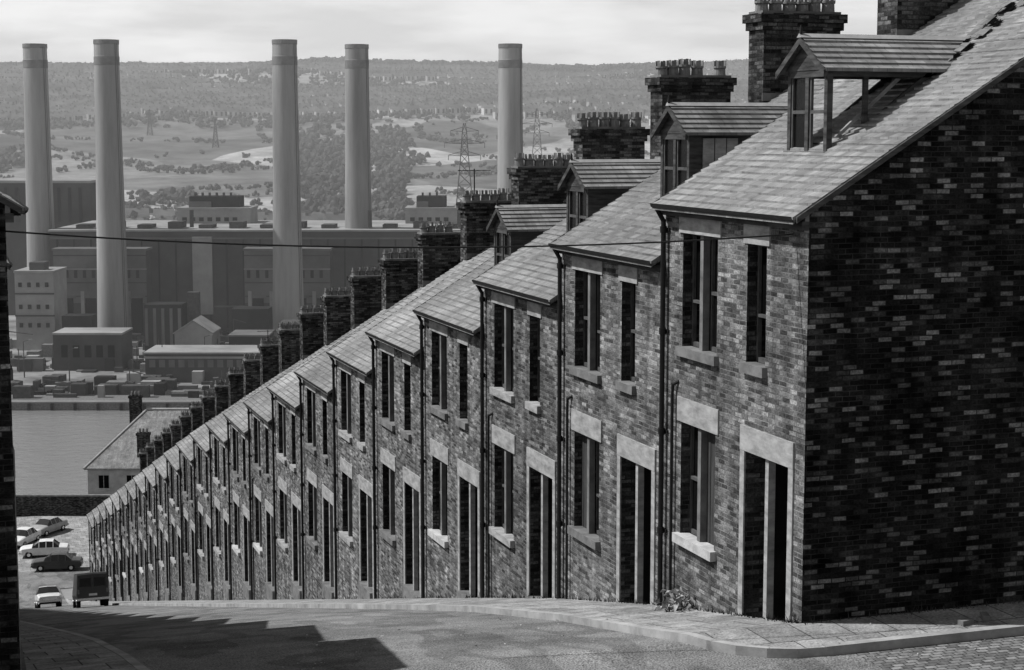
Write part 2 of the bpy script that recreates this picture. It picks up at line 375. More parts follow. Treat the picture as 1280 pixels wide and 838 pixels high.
def gutter():
    mb=MB()
    mb.box(-.1,0,0,W-.001,5.43,5.545,'timber'); mb.box(-.06,0,0,W-.001,5.545,5.64,'stonedark')
    for k in range(8):
        y=.3+k*.585; mb.box(-.2,-.1,y-.015,y+.015,5.5,5.53,'iron')
    n=6; yy=(-.02,W-.02)
    pts=[(-.21+.07*math.cos(math.pi+math.pi*k/n),5.60+.07*math.sin(math.pi+math.pi*k/n)) for k in range(n+1)]
    for (xa,za),(xb,zb) in zip(pts,pts[1:]):
        mb.poly([(xa,yy[0],za),(xa,yy[1],za),(xb,yy[1],zb),(xb,yy[0],zb)],'iron')
        mb.poly([(xa*.97-.004,yy[0],za+.012),(xa*.97-.004,yy[1],za+.012),(xb*.97-.004,yy[1],zb+.012),(xb*.97-.004,yy[0],zb+.012)],'iron')
    y=W-.1
    mb.tube((-.21,y,5.55),(-.08,y,5.33),.038,.038,'iron'); mb.tube((-.08,y,5.36),(-.08,y,-2.3),.04,.04,'iron')
    for z in (5.2,3.6,2.,.4): mb.tube((-.08,y,z-.05),(-.08,y,z+.05),.055,.055,'iron'); mb.box(-.03,0,y-.1,y+.1,z-.025,z+.025,'iron')
    return mb.mesh('gutter_and_downpipe')
def waste():
    mb=MB(); y=4.24
    mb.tube((0.0,y-.12,2.86),(-.06,y-.02,2.8),.025,.025,'iron'); mb.tube((-.06,y-.02,2.82),(-.06,y,2.6),.025,.025,'iron'); mb.tube((-.06,y,2.62),(-.06,y,-2),.025,.025,'iron')
    return mb.mesh('waste_pipe')
def chimney(h=0):
    mb=MB(); cx=4.66; t=9.82+h; y0,y1=W-.32,W+.3
    mb.box(cx-.8,cx+.8,y0,y1,6.2,t-.3,'stack')
    mb.box(cx-.85,cx+.85,y0-.045,y1+.045,t-.3,t-.16,'stack'); mb.box(cx-.9,cx+.9,y0-.09,y1+.09,t-.16,t,'stack')
    mb.box(cx-.82,cx+.82,y0+.02,y1-.02,t,t+.05,'stonedark')
    mb.box(cx-.82,cx+.82,y0-.02,y0-.004,8.2,8.35,'stonedark')
    return mb.mesh('chimney_stack')
def pots(seed,h=0):
    rnd=random.Random(seed); mb=MB(); cx=4.66; t=9.84+h
    n=6
    for i in range(n):
        x=cx-.69+i*1.38/(n-1)+rnd.uniform(-.012,.012); y=W-.01
        if rnd.random()<.06: continue
        H=.27+rnd.choice([0,0,.02,.05]); r=.128; k=14; tl=(rnd.uniform(-.02,.02),rnd.uniform(-.02,.02))
        prof=[(0,r*1.0),(.06,r*.98),(H*.6,r*.92),(H*.66,r*1.06),(H*.8,r*1.06)]
        rings=[[(x+tl[0]*z+rr*math.cos(2*math.pi*q/k),y+tl[1]*z+rr*math.sin(2*math.pi*q/k),t+z) for q in range(k)] for z,rr in prof]
        for a,b in zip(rings,rings[1:]):
            for q in range(k): mb.poly([a[q],a[(q+1)%k],b[(q+1)%k],b[q]],'pot')
        top=rings[-1]
        for q in range(k):
            a=top[q]; b=top[(q+1)%k]
            if q%2==0:
                mb.poly([a,b,(b[0],b[1],t+H+.06),(a[0],a[1],t+H+.06)],'pot')
        mb.poly([(p[0],p[1],p[2]-.05) for p in top],'void')
    return mb.mesh('chimney_pots')
def dormer(opened,panel):
    mb=MB(); x0=1.16; y0,y1=1.7,2.9; zb=6.4; zt=7.6; zr=8.05; ym=2.3; t=.09
    def rz(x): return EZ+SL*x+.05
    for y in (y0,y1-t): mb.box(x0,x0+t,y,y+t,zb-.1,zt,'timber')
    mb.box(x0-.01,x0+t,y0+t,y1-t,zt-.1,zt,'timber'); mb.box(x0-.05,x0+t,y0-.02,y1+.02,zb-.06,zb+.04,'stonedark')
    mb.box(x0-.005,x0+t-.01,ym-.05,ym+.05,zb+.04,zt-.1,'timber')
    for a,b in ((y0+t,ym-.05),(ym+.05,y1-t)):
        mb.box(x0+.02,x0+.06,a,a+.04,zb+.04,zt-.1,'frame'); mb.box(x0+.02,x0+.06,b-.04,b,zb+.04,zt-.1,'frame')
        mb.box(x0+.018,x0+.062,a+.04,b-.04,6.98,7.03,'frame')
        if not opened or a>2.2: mb.poly([(x0+.05,a,zb),(x0+.05,b,zb),(x0+.05,b,zt-.1),(x0+.05,a,zt-.1)],'glass')
    xe=(zt-EZ)/SL
    if not opened:
        for y in (y0+.01,y1-.01):
            mb.poly([(x0+t,y,rz(x0+t)-.08),(x0+t,y,zt),(xe,y,zt)],'timber')
        if panel:
            for k in range(3):
                xa=x0+.25+k*.22; mb.box(xa,xa+.2,y0-.02,y0+.005,max(rz(xa+.2)+.05,zb),zt-.08,'stone')
    else:
        for y in (y0+.02,y1-.08):
            mb.prism([(x0+t,y,zb+.0),(x0+t+.12,y,zb+.05),(xe-.1,y,zt-.02),(xe-.26,y,zt-.02)],(0,.06,0),'timber')
            mb.box(x0+t,xe,y,y+.06,zt-.1,zt,'timber'); mb.box(x0+.6,x0+.67,y,y+.06,rz(x0+.6)-.1,zt-.1,'timber')
        mb.prism([(x0+.2,y0+.1,zb+.25),(x0+.27,y0+.1,zb+.25),(x0+1.25,y0+.1,zt-.12),(x0+1.16,y0+.1,zt-.12)],(0,.05,0),'timberl')
    mb.prism([(x0-.02,y0-.04,zt),(x0-.02,y1+.04,zt),(x0-.02,ym,zr-.03)],(.06,0,0),'timber')
    xf=x0-.12
    for sgn in (-1,1):
        ye=ym+sgn*.74; ze=zt-.04; xr=(zr-EZ)/SL+.05; xq=(ze-EZ)/SL
        n=6
        for k in range(n):
            f0,f1=k/n,(k+1)/n
            ya,yb=ye+(ym-ye)*f0,ye+(ym-ye)*f1; za,zb2=ze+(zr-ze)*f0+.03,ze+(zr-ze)*f1+.0
            xa,xb=xq+(xr-xq)*f0,xq+(xr-xq)*f1
            mb.poly([(xf,ya,za+.03),(xa,ya,za+.03),(xb,yb,zb2+.03),(xf,yb,zb2+.03)],'slate')
            mb.poly([(xf,ya,za-.02),(xa,ya,za-.02),(xa,ya,za+.03),(xf,ya,za+.03)],'slate')
        mb.poly([(xf,ye,ze),(xq,ye,ze),(xr,ym,zr-.02),(xf,ym,zr-.02)],'timber')
        mb.prism([(xf-.02,ye,ze-.07),(xf-.02,ym,zr-.07),(xf-.02,ym,zr+.03),(xf-.02,ye,ze+.03)],(.03,0,0),'timber')
    mb.prism([(xf-.03,ym-.07,zr+.02),(xf-.03,ym,zr+.08),(xf-.03,ym+.07,zr+.02)],((zr-EZ)/SL-xf+.1,0,0),'lead')
    mb.tube((xf,ym,zr+.05),(xf,ym,zr+.2),.03,.01,'iron',6)
    return mb.mesh('dormer')
ms_walls=facade(); ms_gable=gable(); ms_roof=roof(); ms_trim=trim(); ms_sill=[sills('sill'),sills('stonedark'),sills('stone')]
ms_win=[windows(i) for i in range(4)]; ms_door=[doors(i) for i in range(3)]; ms_gut=gutter(); ms_waste=waste()
ms_ch=[chimney(0),chimney(.25)]; ms_pots=[pots(i) for i in range(4)]+[pots(9,.25)]
ms_dorm=[dormer(True,False),dormer(False,True),dormer(False,False)]
E=[1.02,1.93,2.97,4.05,5.08,6.17,7.35,8.5,9.7,10.85,12.0,13.2,14.45]
while len(E)<24: E.append(E[-1]+1.3)
rnd=random.Random(3)
def house(x,y,z,k,left=False):
    e=empty('terraced_house',(x,y,z))
    if left: e.scale=(-1,1,1)
    link('walls',ms_walls,e); link('roof',ms_roof,e); link('stone_trim',ms_trim,e)
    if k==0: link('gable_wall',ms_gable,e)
    link('window_sills',ms_sill[0 if k==0 else rnd.choice([0,1,1,2])],e)
    link('windows',ms_win[0 if k==0 else (2 if k==1 else rnd.choice([1,1,2,3,3,3]))],e)
    link('doors',ms_door[rnd.randrange(3)],e); link('gutter_and_downpipe',ms_gut,e)
    if k in (0,1) or rnd.random()<.3: link('waste_pipe',ms_waste,e)
    tall=k>=8
    link('chimney_stack',ms_ch[1 if tall else 0],e); link('chimney_pots',ms_pots[4 if tall else k%4],e)
    if k<4 and not left: link('dormer',ms_dorm[0 if k==0 else (1 if k==1 else 2)],e)
    return e
H=[]
for k in range(24): H.append(house(XF,Y0+k*W,1.02-E[k],k))
for k in range(23):
    y=22.3+k*W; house(LX,y,g(y)+.55,k,True)
mb=MB(); r2=random.Random(5)
for i in range(26):
    f=i/25; x=3.05+1.75*f+r2.uniform(-.08,.08); y=1.75+.55*f+r2.uniform(-.16,.16); w=r2.uniform(.08,.22); h=.14
    zz=EZ+SL*x+.066
    mb.poly([(x,y,zz),(x,y+w,zz),(x+h,y+w+r2.uniform(-.05,.05),zz+SL*h),(x+h,y+.02,zz+SL*h)],'void')
for i in range(14):
    x=r2.uniform(2.8,4.9); y=1.75+(x-3)*.3+r2.uniform(-.3,.3); zz=EZ+SL*x+.07
    mb.prism([(x,y,zz),(x+.2,y+.06,zz+.13),(x+.16,y+.2,zz+.13),(x-.03,y+.15,zz+.01)],(0,0,.012),'slate')
mb.obj('broken_slates',H[0])
for k in (5,12):
    mb=MB(); z=9.8
    mb.tube((4.2,W,z-.4),(4.2,W,z+1.0),.022,.018,'iron',6); mb.tube((3.7,W,z+.95),(4.7,W,z+.95),.012,.012,'iron',5)
    for i in range(5): mb.tube((3.8+i*.2,W-.22,z+.95),(3.8+i*.2,W+.22,z+.95),.009,.009,'iron',5)
    mb.obj('tv_aerial',H[k])

cu=bpy.data.curves.new('overhead_cable','CURVE'); cu.dimensions='3D'; cu.bevel_depth=.011; sp=cu.splines.new('POLY'); n=40; sp.points.add(n)
A=Vector((11.0,20.9,5.36)); B=Vector((LX,22.4,5.5))
for i in range(n+1):
    t=i/n; p=A.lerp(B,t); p.z-=.38*4*t*(1-t)*.5; sp.points[i].co=(*p,1)
o=bpy.data.objects.new('overhead_cable',cu); o.data.materials.append(M['iron']); S.collection.objects.link(o)

mb=MB(); r3=random.Random(2)
for i in range(120):
    y=24.1+r3.gauss(0,.2); x=10.78+r3.gauss(0,.12); r=r3.uniform(.03,.1); z=g(y)+.12+max(.0,.4-abs(y-24.1)*1.1)*r3.random()
    p=[Vector((r3.uniform(-1,1),r3.uniform(-1,1),r3.uniform(-1,1))).normalized()*r+Vector((x,y,z)) for _ in range(4)]
    for q in ((0,1,2),(0,2,3),(0,3,1),(1,3,2)): mb.poly([p[k] for k in q],'rubble')
mb.obj('rubbish_heap')
for (x,y,a) in ((13.1,19.75,.3),(13.5,19.9,1.2)):
    mb=MB(); mb.box(-.11,.11,-.05,.05,0,.07,'stonedark'); o=mb.obj('loose_brick',loc=(x,y,.123)); o.rotation_euler=(0,0,a)
mb=MB()
for i in range(420):
    x=r3.uniform(3,14); y=r3.uniform(19.5,27) if x<11 else r3.uniform(18.7,20.4); r=r3.uniform(.008,.028)
    z=(g(y)+.125) if (x>9.4 and y>19.5) else cz(x,y)+.005
    p=[Vector((r3.uniform(-1,1),r3.uniform(-1,1),r3.uniform(0,1))).normalized()*r+Vector((x,y,z)) for _ in range(4)]
    for q in ((0,1,2),(0,2,3),(0,3,1),(1,3,2)): mb.poly([p[k] for k in q],'rubble')
mb.obj('street_grit')
mb=MB()
for i in range(900):
    if r3.random()<.6: y=Y0+r3.random()**1.5*30; x=XF-.02-abs(r3.gauss(0,.04))
    else: y=Y0-.02-abs(r3.gauss(0,.04)); x=XF+r3.uniform(0,9)
    z=g(y)+.11; h=r3.uniform(.02,.1)*(1 if r3.random()<.85 else 1.8); dx,dy=r3.uniform(-.05,.05),r3.uniform(-.05,.05); w=.012
    mb.poly([(x-w,y,z),(x+w,y+w,z),(x+dx,y+dy,z+h)],'foliage')
mb.obj('weeds')

# ------------------------------------------------------------------ vehicles
def loft(mb,stn,paint,glassidx,roofidx):
    rings=[]
    for (y,zb,zm,zt,wb,wt) in stn:
        rings.append([(-wb*.93,y,zb),(-wb,y,(zb+zm)/2),(-wb*.97,y,zm),(-wt,y,zt),(0,y,zt+.03),(wt,y,zt),(wb*.97,y,zm),(wb,y,(zb+zm)/2),(wb*.93,y,zb)])
    for i,(a,b) in enumerate(zip(rings,rings[1:])):
        for q in range(8):
            mt=paint
            if i in glassidx and q in (2,5): mt='carglass'
            if i in glassidx and i not in roofidx and q in (3,4): mt='carglass'
            mb.poly([a[q],a[q+1],b[q+1],b[q]],mt)
        mb.poly([a[8],a[0],b[0],b[8]],'tyre')
    mb.poly(rings[0],paint); mb.poly(rings[-1][::-1],paint)
def wheels(e,ys_,w,r):
    for i,(y,sx) in enumerate([(y,sx) for y in ys_ for sx in (-1,1)]):
        mb=MB(); mb.tube((sx*(w-.18),y,r),(sx*(w+.03),y,r),r,r,'tyre',20); mb.tube((sx*(w+.02),y,r),(sx*(w+.045),y,r),r*.55,r*.5,'chrome',16)
        mb.obj('wheel_%d'%(i+1),e)
def saloon(x,y,z,rz,paint,slope=0):
    e=empty('parked_car',(x,y,z),rz); e.rotation_euler=(slope,0,rz)
    stn=[(-2.08,.4,.7,.74,.68,.6),(-2.0,.3,.82,.88,.76,.68),(-1.3,.24,.88,.95,.8,.66),(-.8,.24,.9,1.37,.8,.56),(-.2,.24,.9,1.41,.81,.57),(.4,.24,.9,1.37,.8,.56),(1.0,.24,.88,.94,.8,.66),(1.85,.27,.78,.83,.78,.66),(2.06,.36,.64,.72,.7,.6)]
    mb=MB(); loft(mb,stn,paint,(2,3,4,5),(3,4)); mb.obj('body',e)
    mb=MB()
    for sx in (-1,1):
        for yy,z0 in ((-.8,1.37),(-.2,1.4),(.4,1.37)):
            mb.prism([(sx*.795,yy-.03,.88),(sx*.795,yy+.03,.88),(sx*.575,yy+.03,z0),(sx*.575,yy-.03,z0)],(sx*.012,0,.0),paint)
    mb.obj('window_pillars',e)
    mb=MB(); mb.box(-.78,.78,-2.16,-2.09,.38,.5,'chrome'); mb.box(-.78,.78,2.07,2.14,.38,.5,'chrome')
    for sx in (-.55,.55): mb.tube((sx,2.0,.6),(sx,2.09,.6),.09,.09,'chrome',14); mb.box(sx-.08,sx+.08,-2.1,-2.06,.58,.72,'board')
    mb.obj('bumpers_and_lamps',e)
    wheels(e,(-1.25,1.28),.76,.3); return e
saloon(9.6,149.8,-30.25,math.radians(78),'paint_dark')
saloon(8.9,155.2,-30.28,math.radians(82),'paint_white')
saloon(7.4,160.4,-30.28,math.radians(150),'paint_white')
saloon(9.8,164.2,-30.28,math.radians(140),'paint_grey')
saloon(6.9,118,g(118)+.04,0,'paint_white').rotation_euler=(math.atan(.2607),0,math.radians(180))
e=empty('parked_van',(7.95,97,g(97)+.04)); e.rotation_euler=(-math.atan(.2607),0,0)
stn=[(-1.95,.4,1.0,1.75,.85,.76),(-1.88,.35,1.02,1.84,.88,.8),(-.5,.35,1.02,1.88,.89,.8),(.7,.35,1.02,1.86,.89,.78),(1.25,.35,1.02,1.1,.87,.76),(1.9,.36,.9,.98,.84,.72),(2.02,.4,.8,.86,.78,.68)]
mb=MB(); loft(mb,stn,'paint_dark',(3,),()); mb.obj('body',e)
mb=MB()
for sx in (-1,1):
    mb.prism([(sx*.08,-1.965,1.12),(sx*.70,-1.965,1.12),(sx*.66,-1.965,1.58),(sx*.08,-1.965,1.58)],(0,.03,0),'carglass')
    mb.box(min(sx*.72,sx*.8),max(sx*.72,sx*.8),-1.99,-1.93,.75,.98,'pot')
mb.box(-.02,.02,-1.96,-1.94,.45,1.7,'frame'); mb.box(-.22,.22,-1.985,-1.95,.62,.74,'paint_white'); mb.box(-.86,.86,-2.05,-1.96,.38,.5,'chrome')
mb.obj('rear_doors',e); wheels(e,(-1.2,1.3),.82,.32)

# ------------------------------------------------------------------ bottom of the hill
mb=MB()
for i in range(24):
    a0=-80+i*5; a1=a0+5
    p0,p1=st(a0,166),st(a1,166)
    h=-28.4
    mb.prism([(p0[0],p0[1],-31),(p1[0],p1[1],-31),(p1[0],p1[1],h),(p0[0],p0[1],h)],(.12,.38,0),'stack')
    mb.prism([(p0[0]-.03,p0[1]-.05,h),(p1[0]-.03,p1[1]-.05,h),(p1[0]-.03,p1[1]-.05,h+.15),(p0[0]-.03,p0[1]-.05,h+.15)],(.16,.48,0),'stonedark')
mb.obj('river_wall')
def hipped(a0,a1,d0,d1,zb,ze,zr,name='riverside_house'):
    e=empty(name,st(a0,d0,0),-TH); w=a1-a0; l=d1-d0
    mb=MB()
    mb.poly([(0,0,zb),(w,0,zb),(w,0,ze),(0,0,ze)],'render'); mb.poly([(0,0,zb),(0,0,ze),(0,l,ze),(0,l,zb)],'render')
    mb.poly([(w,0,zb),(w,l,zb),(w,l,ze),(w,0,ze)],'render'); mb.poly([(0,l,zb),(0,l,ze),(w,l,ze),(w,l,zb)],'render'); mb.obj('walls',e)
    mb=MB(); o=.3; h=l/2
    A=[(-o,-o,ze-.05),(w+o,-o,ze-.05),(w+o,l+o,ze-.05),(-o,l+o,ze-.05)]; R0=(h*.8,h,zr); R1=(w-h*.3,h,zr)
    mb.poly([A[0],A[1],R1,R0],'slate'); mb.poly([A[1],A[2],R1],'slate'); mb.poly([A[2],A[3],R0,R1],'slate'); mb.poly([A[3],A[0],R0],'slate')
    mb.poly([(p[0],p[1],p[2]-.15) for p in A],'timber')
    for p,q in zip(A,A[1:]+A[:1]): mb.poly([p,q,(q[0],q[1],q[2]-.15),(p[0],p[1],p[2]-.15)],'timberl')
    mb.tube((R0[0],h,zr+.03),(R1[0],h,zr+.03),.14,.14,'lead',6); mb.tube(A[0],R0,.13,.13,'lead',6)
    mb.obj('roof',e)
    mb=MB()
    for x in (1.6,4.4,7.2):
        for z in (ze-2.1,ze-4.6):
            mb.box(x-.5,x+.5,-.03,.02,z,z+1.3,'glass'); mb.box(x-.6,x+.6,-.08,.02,z-.15,z,'sill'); mb.box(x-.03,x+.03,-.05,.02,z,z+1.3,'framel')
    for y in (2,6,10): mb.box(-.03,.02,y-.5,y+.5,ze-2.1,ze-.8,'glass')
    mb.obj('windows',e)
    mb=MB()
    for x,y,zt in ((3.6,h+.3,zr+1.4),(5.4,1.2,zr-1.6)):
        mb.box(x-.6,x+.6,y-.35,y+.35,ze-.5,zt,'stack'); mb.box(x-.68,x+.68,y-.43,y+.43,zt-.25,zt,'stack')
        for q in (-.35,0,.35): mb.tube((x+q,y,zt),(x+q,y,zt+.45),.13,.1,'pot',10)
    mb.obj('chimney_stacks',e)
hipped(-42.3,-28.5,171,183,-33,-26.5,-21.6)

# ------------------------------------------------------------------ river, quay
mb=MB(); mb.poly([st(-900,205,-53.3),st(900,205,-53.3),st(900,392,-53.3),st(-900,392,-53.3)],'water'); mb.obj('river')
mb=MB()
e=empty('quay',st(0,0,0),-TH)
mb.box(-500,500,374,386,-58,-51.7,'stonedark'); mb.box(-500,500,373.6,374.6,-51.7,-51.35,'pslight')
for i in range(100): mb.box(-250+i*5,-249.5+i*5,373.3,374,-57,-51.8,'psdark')
mb.obj('quay_wall',e)

# ------------------------------------------------------------------ power station
def group(name): return empty(name,(0,0,0),-TH)
def ps_chimney(a,d,zb=-52.5,zt=32):
    e=empty('power_station_chimney',st(a,d,zb)); Ht=zt-zb; n=40; mb=MB()
    prof=[(0,4.7),(4,4.5),(Ht*.3,4.1),(Ht*.6,3.75),(Ht-7,3.45),(Ht-6.9,3.52),(Ht-4.6,3.52),(Ht-4.5,3.43),(Ht-1.3,3.4),(Ht-1.2,3.52),(Ht,3.52),(Ht,2.9),(Ht-3,2.8)]
    for (z0,r0),(z1,r1) in zip(prof,prof[1:]):
        mt='concd' if z0>=Ht-1.3 or (Ht-7<=z0<Ht-4.6) else 'conc'
        for q in range(n):
            t0,t1=2*math.pi*q/n,2*math.pi*(q+1)/n
            mb.poly([(r0*math.cos(t0),r0*math.sin(t0),z0),(r0*math.cos(t1),r0*math.sin(t1),z0),(r1*math.cos(t1),r1*math.sin(t1),z1),(r1*math.cos(t0),r1*math.sin(t0),z1)],mt)
    mb.poly([(2.8*math.cos(2*math.pi*q/n),2.8*math.sin(2*math.pi*q/n),Ht-3) for q in range(n)],'void')
    mb.obj('shaft',e)
    mb=MB(); th=-TH-math.pi/2+1.0
    for k in (-.35,.35):
        mb.tube((4.75*math.cos(th)+k*.6,4.75*math.sin(th),0),(3.65*math.cos(th)+k*.6,3.65*math.sin(th),Ht-1),.08,.08,'steel',4)
    mb.obj('ladder',e)
for a,d in ((-138.4,512),(-112.4,489),(-63,489),(-45.3,515),(-.5,512)): ps_chimney(a,d)
def bld(name,boxes,parts=()):
    e=group(name); mb=MB()
    for b in boxes: mb.box(*b)
    mb.obj('walls',e)
    if parts:
        mb=MB()
        for b in parts: mb.box(*b)
        mb.obj('details',e)
    return e
ZG=-52.6
det=[]
for i in range(27):
    a=-132+i*4.9; det.append((a,a+.5,504.7,505.1,-50,-24,'psdark'))
for z in (-24.2,-44): det.append((-134.2,0.2,504.6,505,z,z+.5,'psmid'))
for i in range(14):
    a=-128+i*9; det.append((a,a+4,512,520,-21.4,-19.6 if i%2 else -20.4,'steel'))
for i in range(5): det.append((-120+i*26,-119+i*26,509,510,-21,-16,'steel'))
det.append((-92.5,-86.8,503.6,504.9,-46,-23.5,'pslight'))
det+= [(-134.3,0.3,504.5,560,-22.0,-21.5,'psroof')]
bld('power_station_boiler_house',[(-134,0,505,560,ZG,-22,'psbrick'),(0,110,507,560,ZG,-24,'psbrick')],det)
def annex(a0,a1,zt):
    p=[]
    n=int((a1-a0)/2.6)
    for r in range(4):
        z=zt-1.2-r*3.9
        p.append((a0-.1,a1+.1,496.75,496.95,z-.3,z,'pslight' if r==1 else 'psbrick'))
    for i in range(n):
        a=a0+.8+i*(a1-a0-1.2)/n; p.append((a,a+.9,496.85,497.1,zt-7.8,zt-5.6,'psdark'))
    p+= [(a0-.3,a1+.3,496.7,505,zt,zt+.6,'psmid')]
    for i in range(4):
        b=a0+1+i*(a1-a0)/4; p.append((b+1.3,b+4.4,496.8,497.1,ZG+1,ZG+12,'void')); p.append((b,b+1,496.7,497.1,ZG,ZG+14,'pslight')); p.append((b+1,b+5.2,496.72,497.05,ZG+12,ZG+12.8,'psmid'))
    bld('power_station_annex',[(a0,a1,497,504.9,ZG,zt,'psbrick'),(a0+.01,a1-.01,496.95,497,zt-15,zt,'psmid')],p)
annex(-131,-104.5,-27); annex(-76.5,-52,-27)
det=[(-166+i*3.4,-165+i*3.4,559.7,560,-22,-11,'psdark') for i in range(9)]
bld('turbine_hall',[(-170,-135,560,600,ZG,-9.6,'psbrick')],det+[(-170.3,-134.7,559.6,600.2,-9.6,-8.8,'psroof')])
for a0,a1 in ((-103.5,-81),(-33,-17),(-5,12)):
    det=[(a0+1.5+i*2.6,a0+2.9+i*2.6,539.8,540,-20.8,-19.6,'psdark') for i in range(int((a1-a0-3)/2.6))]
    det+=[(a0+5+i*2.2,a0+5.6+i*2.2,542,543,-13.2,-12.0,'steel') for i in range(int((a1-a0-8)/2.2))]
    bld('coal_bunker_block',[(a0,a1,540,556,-30,-16.9,'pslight'),(a0+3.4,a1-3.6,542,552,-16.9,-13.2,'psdark'),(a0+3.4,(a0+a1)/2-1,541,542,-16.9,-14.8,'psmid')],det+[(a0-.2,a1+.2,539.7,556.3,-17.2,-16.6,'psroof')])
det=[(-133.5+i*2.4,-132.6+i*2.4,469.8,470,z,z+1.2,'psdark') for i in range(4) for z in (-35,-41,-46)]
det+=[(-134.6,-123.9,469.7,470,z,z+.4,'psbrick') for z in (-37,-43)]
bld('switch_house',[(-134.5,-124,470,484,ZG,-31,'pslight')],det+[(-134.7,-123.8,469.7,484.2,-31.2,-30.6,'psroof'),(-131,-127,472,477,-30.6,-28.5,'psbrick')])
bld('pump_house',[(-114,-97,430,442,ZG,-43.4,'psbrick')],[(-114.2,-96.8,429.8,442.2,-43.4,-42.9,'psroof')]+[(-112+i*2.9,-110.4+i*2.9,429.8,430,-49,-46,'void') for i in range(5)])
det=[(-86+i*2.3,-84.6+i*2.3,409.85,410,-48.8,-47,'psmid') for i in range(12)]+[(-87.2,-54.8,409.7,410,-46.7,-46.2,'pslight')]
bld('riverside_workshop',[(-87,-55,410,424,ZG,-45.6,'psbrick')],det+[(-87.3,-54.7,409.6,424.3,-45.6,-45.2,'psroof')])
bld('store_shed',[(-72,-62,440,452,ZG,-45,'psdark'),(-61,-50,452,462,ZG,-43,'psbrick')],[(-72.2,-61.8,439.8,452.2,-45,-44.6,'psmid')])
bld('coal_handling_plant',[(-98,-88,462,470,ZG,-39,'psdark'),(-87,-84,465,468,ZG,-36,'steel'),(-76,-66,470,478,ZG,-41,'psdark'),(-120,-112,462,468,ZG,-42,'psdark')],[(-97.8+i*2.2,-97+i*2.2,461.8,462,-50,-40,'psmid') for i in range(5)])
e=group('gabled_shed'); mb=MB()
mb.prism([(-87.7,450,ZG),(-78,450,ZG),(-78,450,-45.2),(-82.8,450,-42.2),(-87.7,450,-45.2)],(0,12,0),'pslight'); mb.obj('walls',e)
mb=MB()
for sx in (-1,1): mb.prism([(-82.85+sx*5.2,449.7,-45.5),(-82.85,449.7,-42.1),(-82.85,449.7,-41.8),(-82.85+sx*5.2,449.7,-45.2)],(0,12.6,0),'psroof')
mb.obj('roof',e)
r4=random.Random(11)
e=group('yard_stores'); mb=MB()
for i in range(420):
    a=r4.uniform(-150,-40); d=r4.choice([r4.uniform(380,408),r4.uniform(384,392),r4.uniform(426,440),r4.uniform(444,490),r4.uniform(470,494)]); w=r4.uniform(.6,5); h=r4.uniform(.5,3.6)
    mb.box(a,a+w,d,d+r4.uniform(1,4),ZG,ZG+h,r4.choice(['psdark','steel','pslight','psbrick','stonedark','psdark','steel','psmid']))
for i in range(26):
    a=r4.uniform(-150,-50); d=r4.uniform(382,480); h=r4.uniform(4,11); mb.tube((a,d,ZG),(a,d,ZG+h),.15,.12,'steel',5)
    if i%3==0: mb.tube((a,d,ZG+h),(a+r4.uniform(3,9),d,ZG+h-1),.15,.12,'steel',5)
mb.obj('crates_and_tanks',e)
e=group('jetty_crane'); mb=MB()
for a in (-131,-126):
    for d in (380,385): mb.tube((a,d,-51.7),(a+(.8 if a<-128 else -.8),d,-44),.3,.25,'steel',6)
mb.box(-131,-126,379.5,385.5,-44,-43.4,'steel'); mb.box(-130,-127,381,384.5,-43.4,-40.6,'psmid')
mb.tube((-127.5,382,-42),(-117,379,-35.5),.25,.15,'steel',6); mb.tube((-129,383,-40.6),(-117,379,-35.5),.08,.08,'steel',5); mb.tube((-117,379,-35.5),(-117,379,-45),.05,.05,'steel',4)
mb.obj('frame',e)
for a,d in ((-103,402),(-118,418),(-76,428),(-140,400)):
    e=empty('lamp_post',st(a,d,ZG)); mb=MB(); mb.tube((0,0,0),(0,0,9),.16,.09,'steel',8); mb.tube((0,0,9),(1.6,0,9.4),.07,.07,'steel',6); mb.box(1.3,2.1,-.15,.15,9.3,9.5,'pslight'); mb.obj('post',e)

def pylon(a,d,Hh):
    z=gfar(a,d)-.5; e=empty('electricity_pylon',st(a,d,z),-TH); mb=MB(); q_=Hh/50
    def w(t): return (4.2*(1-t)**1.25+.9 if t<1 else .5)*q_
    lv=[0,.14,.27,.39,.5,.6,.69,.77,.84,.91,1]
    T=.19
    for i in range(len(lv)-1):
        a0,a1=w(lv[i]),w(lv[i+1]); z0,z1=lv[i]*Hh,lv[i+1]*Hh
        P0=[(-a0,-a0,z0),(a0,-a0,z0),(a0,a0,z0),(-a0,a0,z0)]; P1=[(-a1,-a1,z1),(a1,-a1,z1),(a1,a1,z1),(-a1,a1,z1)]
        for q in range(4):
            mb.tube(P0[q],P1[q],T*1.3,T*1.3,'psdark',4); r=(q+1)%4
            mb.tube(P0[q],P1[r],T*.8,T*.8,'psdark',4); mb.tube(P0[r],P1[q],T*.8,T*.8,'psdark',4); mb.tube(P1[q],P1[r],T*.8,T*.8,'psdark',4)
    for t,L in ((.68,8),(.8,10),(.92,7)):
        z=t*Hh; ww=w(t); L*=q_
        for sx in (-1,1):
            for sy in (-1,1):
                mb.tube((sx*ww,sy*ww,z),(sx*L,0,z+.3),T,T,'psdark',4); mb.tube((sx*ww,sy*ww,z+2*q_),(sx*L,0,z+.3),T,T,'psdark',4)
            mb.tube((sx*L,0,z+.3),(sx*L,0,z-2.2*q_),.2,.2,'concd',5)
    mb.obj('lattice',e)
pylon(-24.5,905,52); pylon(16,1120,48); pylon(-245,1450,24); pylon(-330,1600,24)

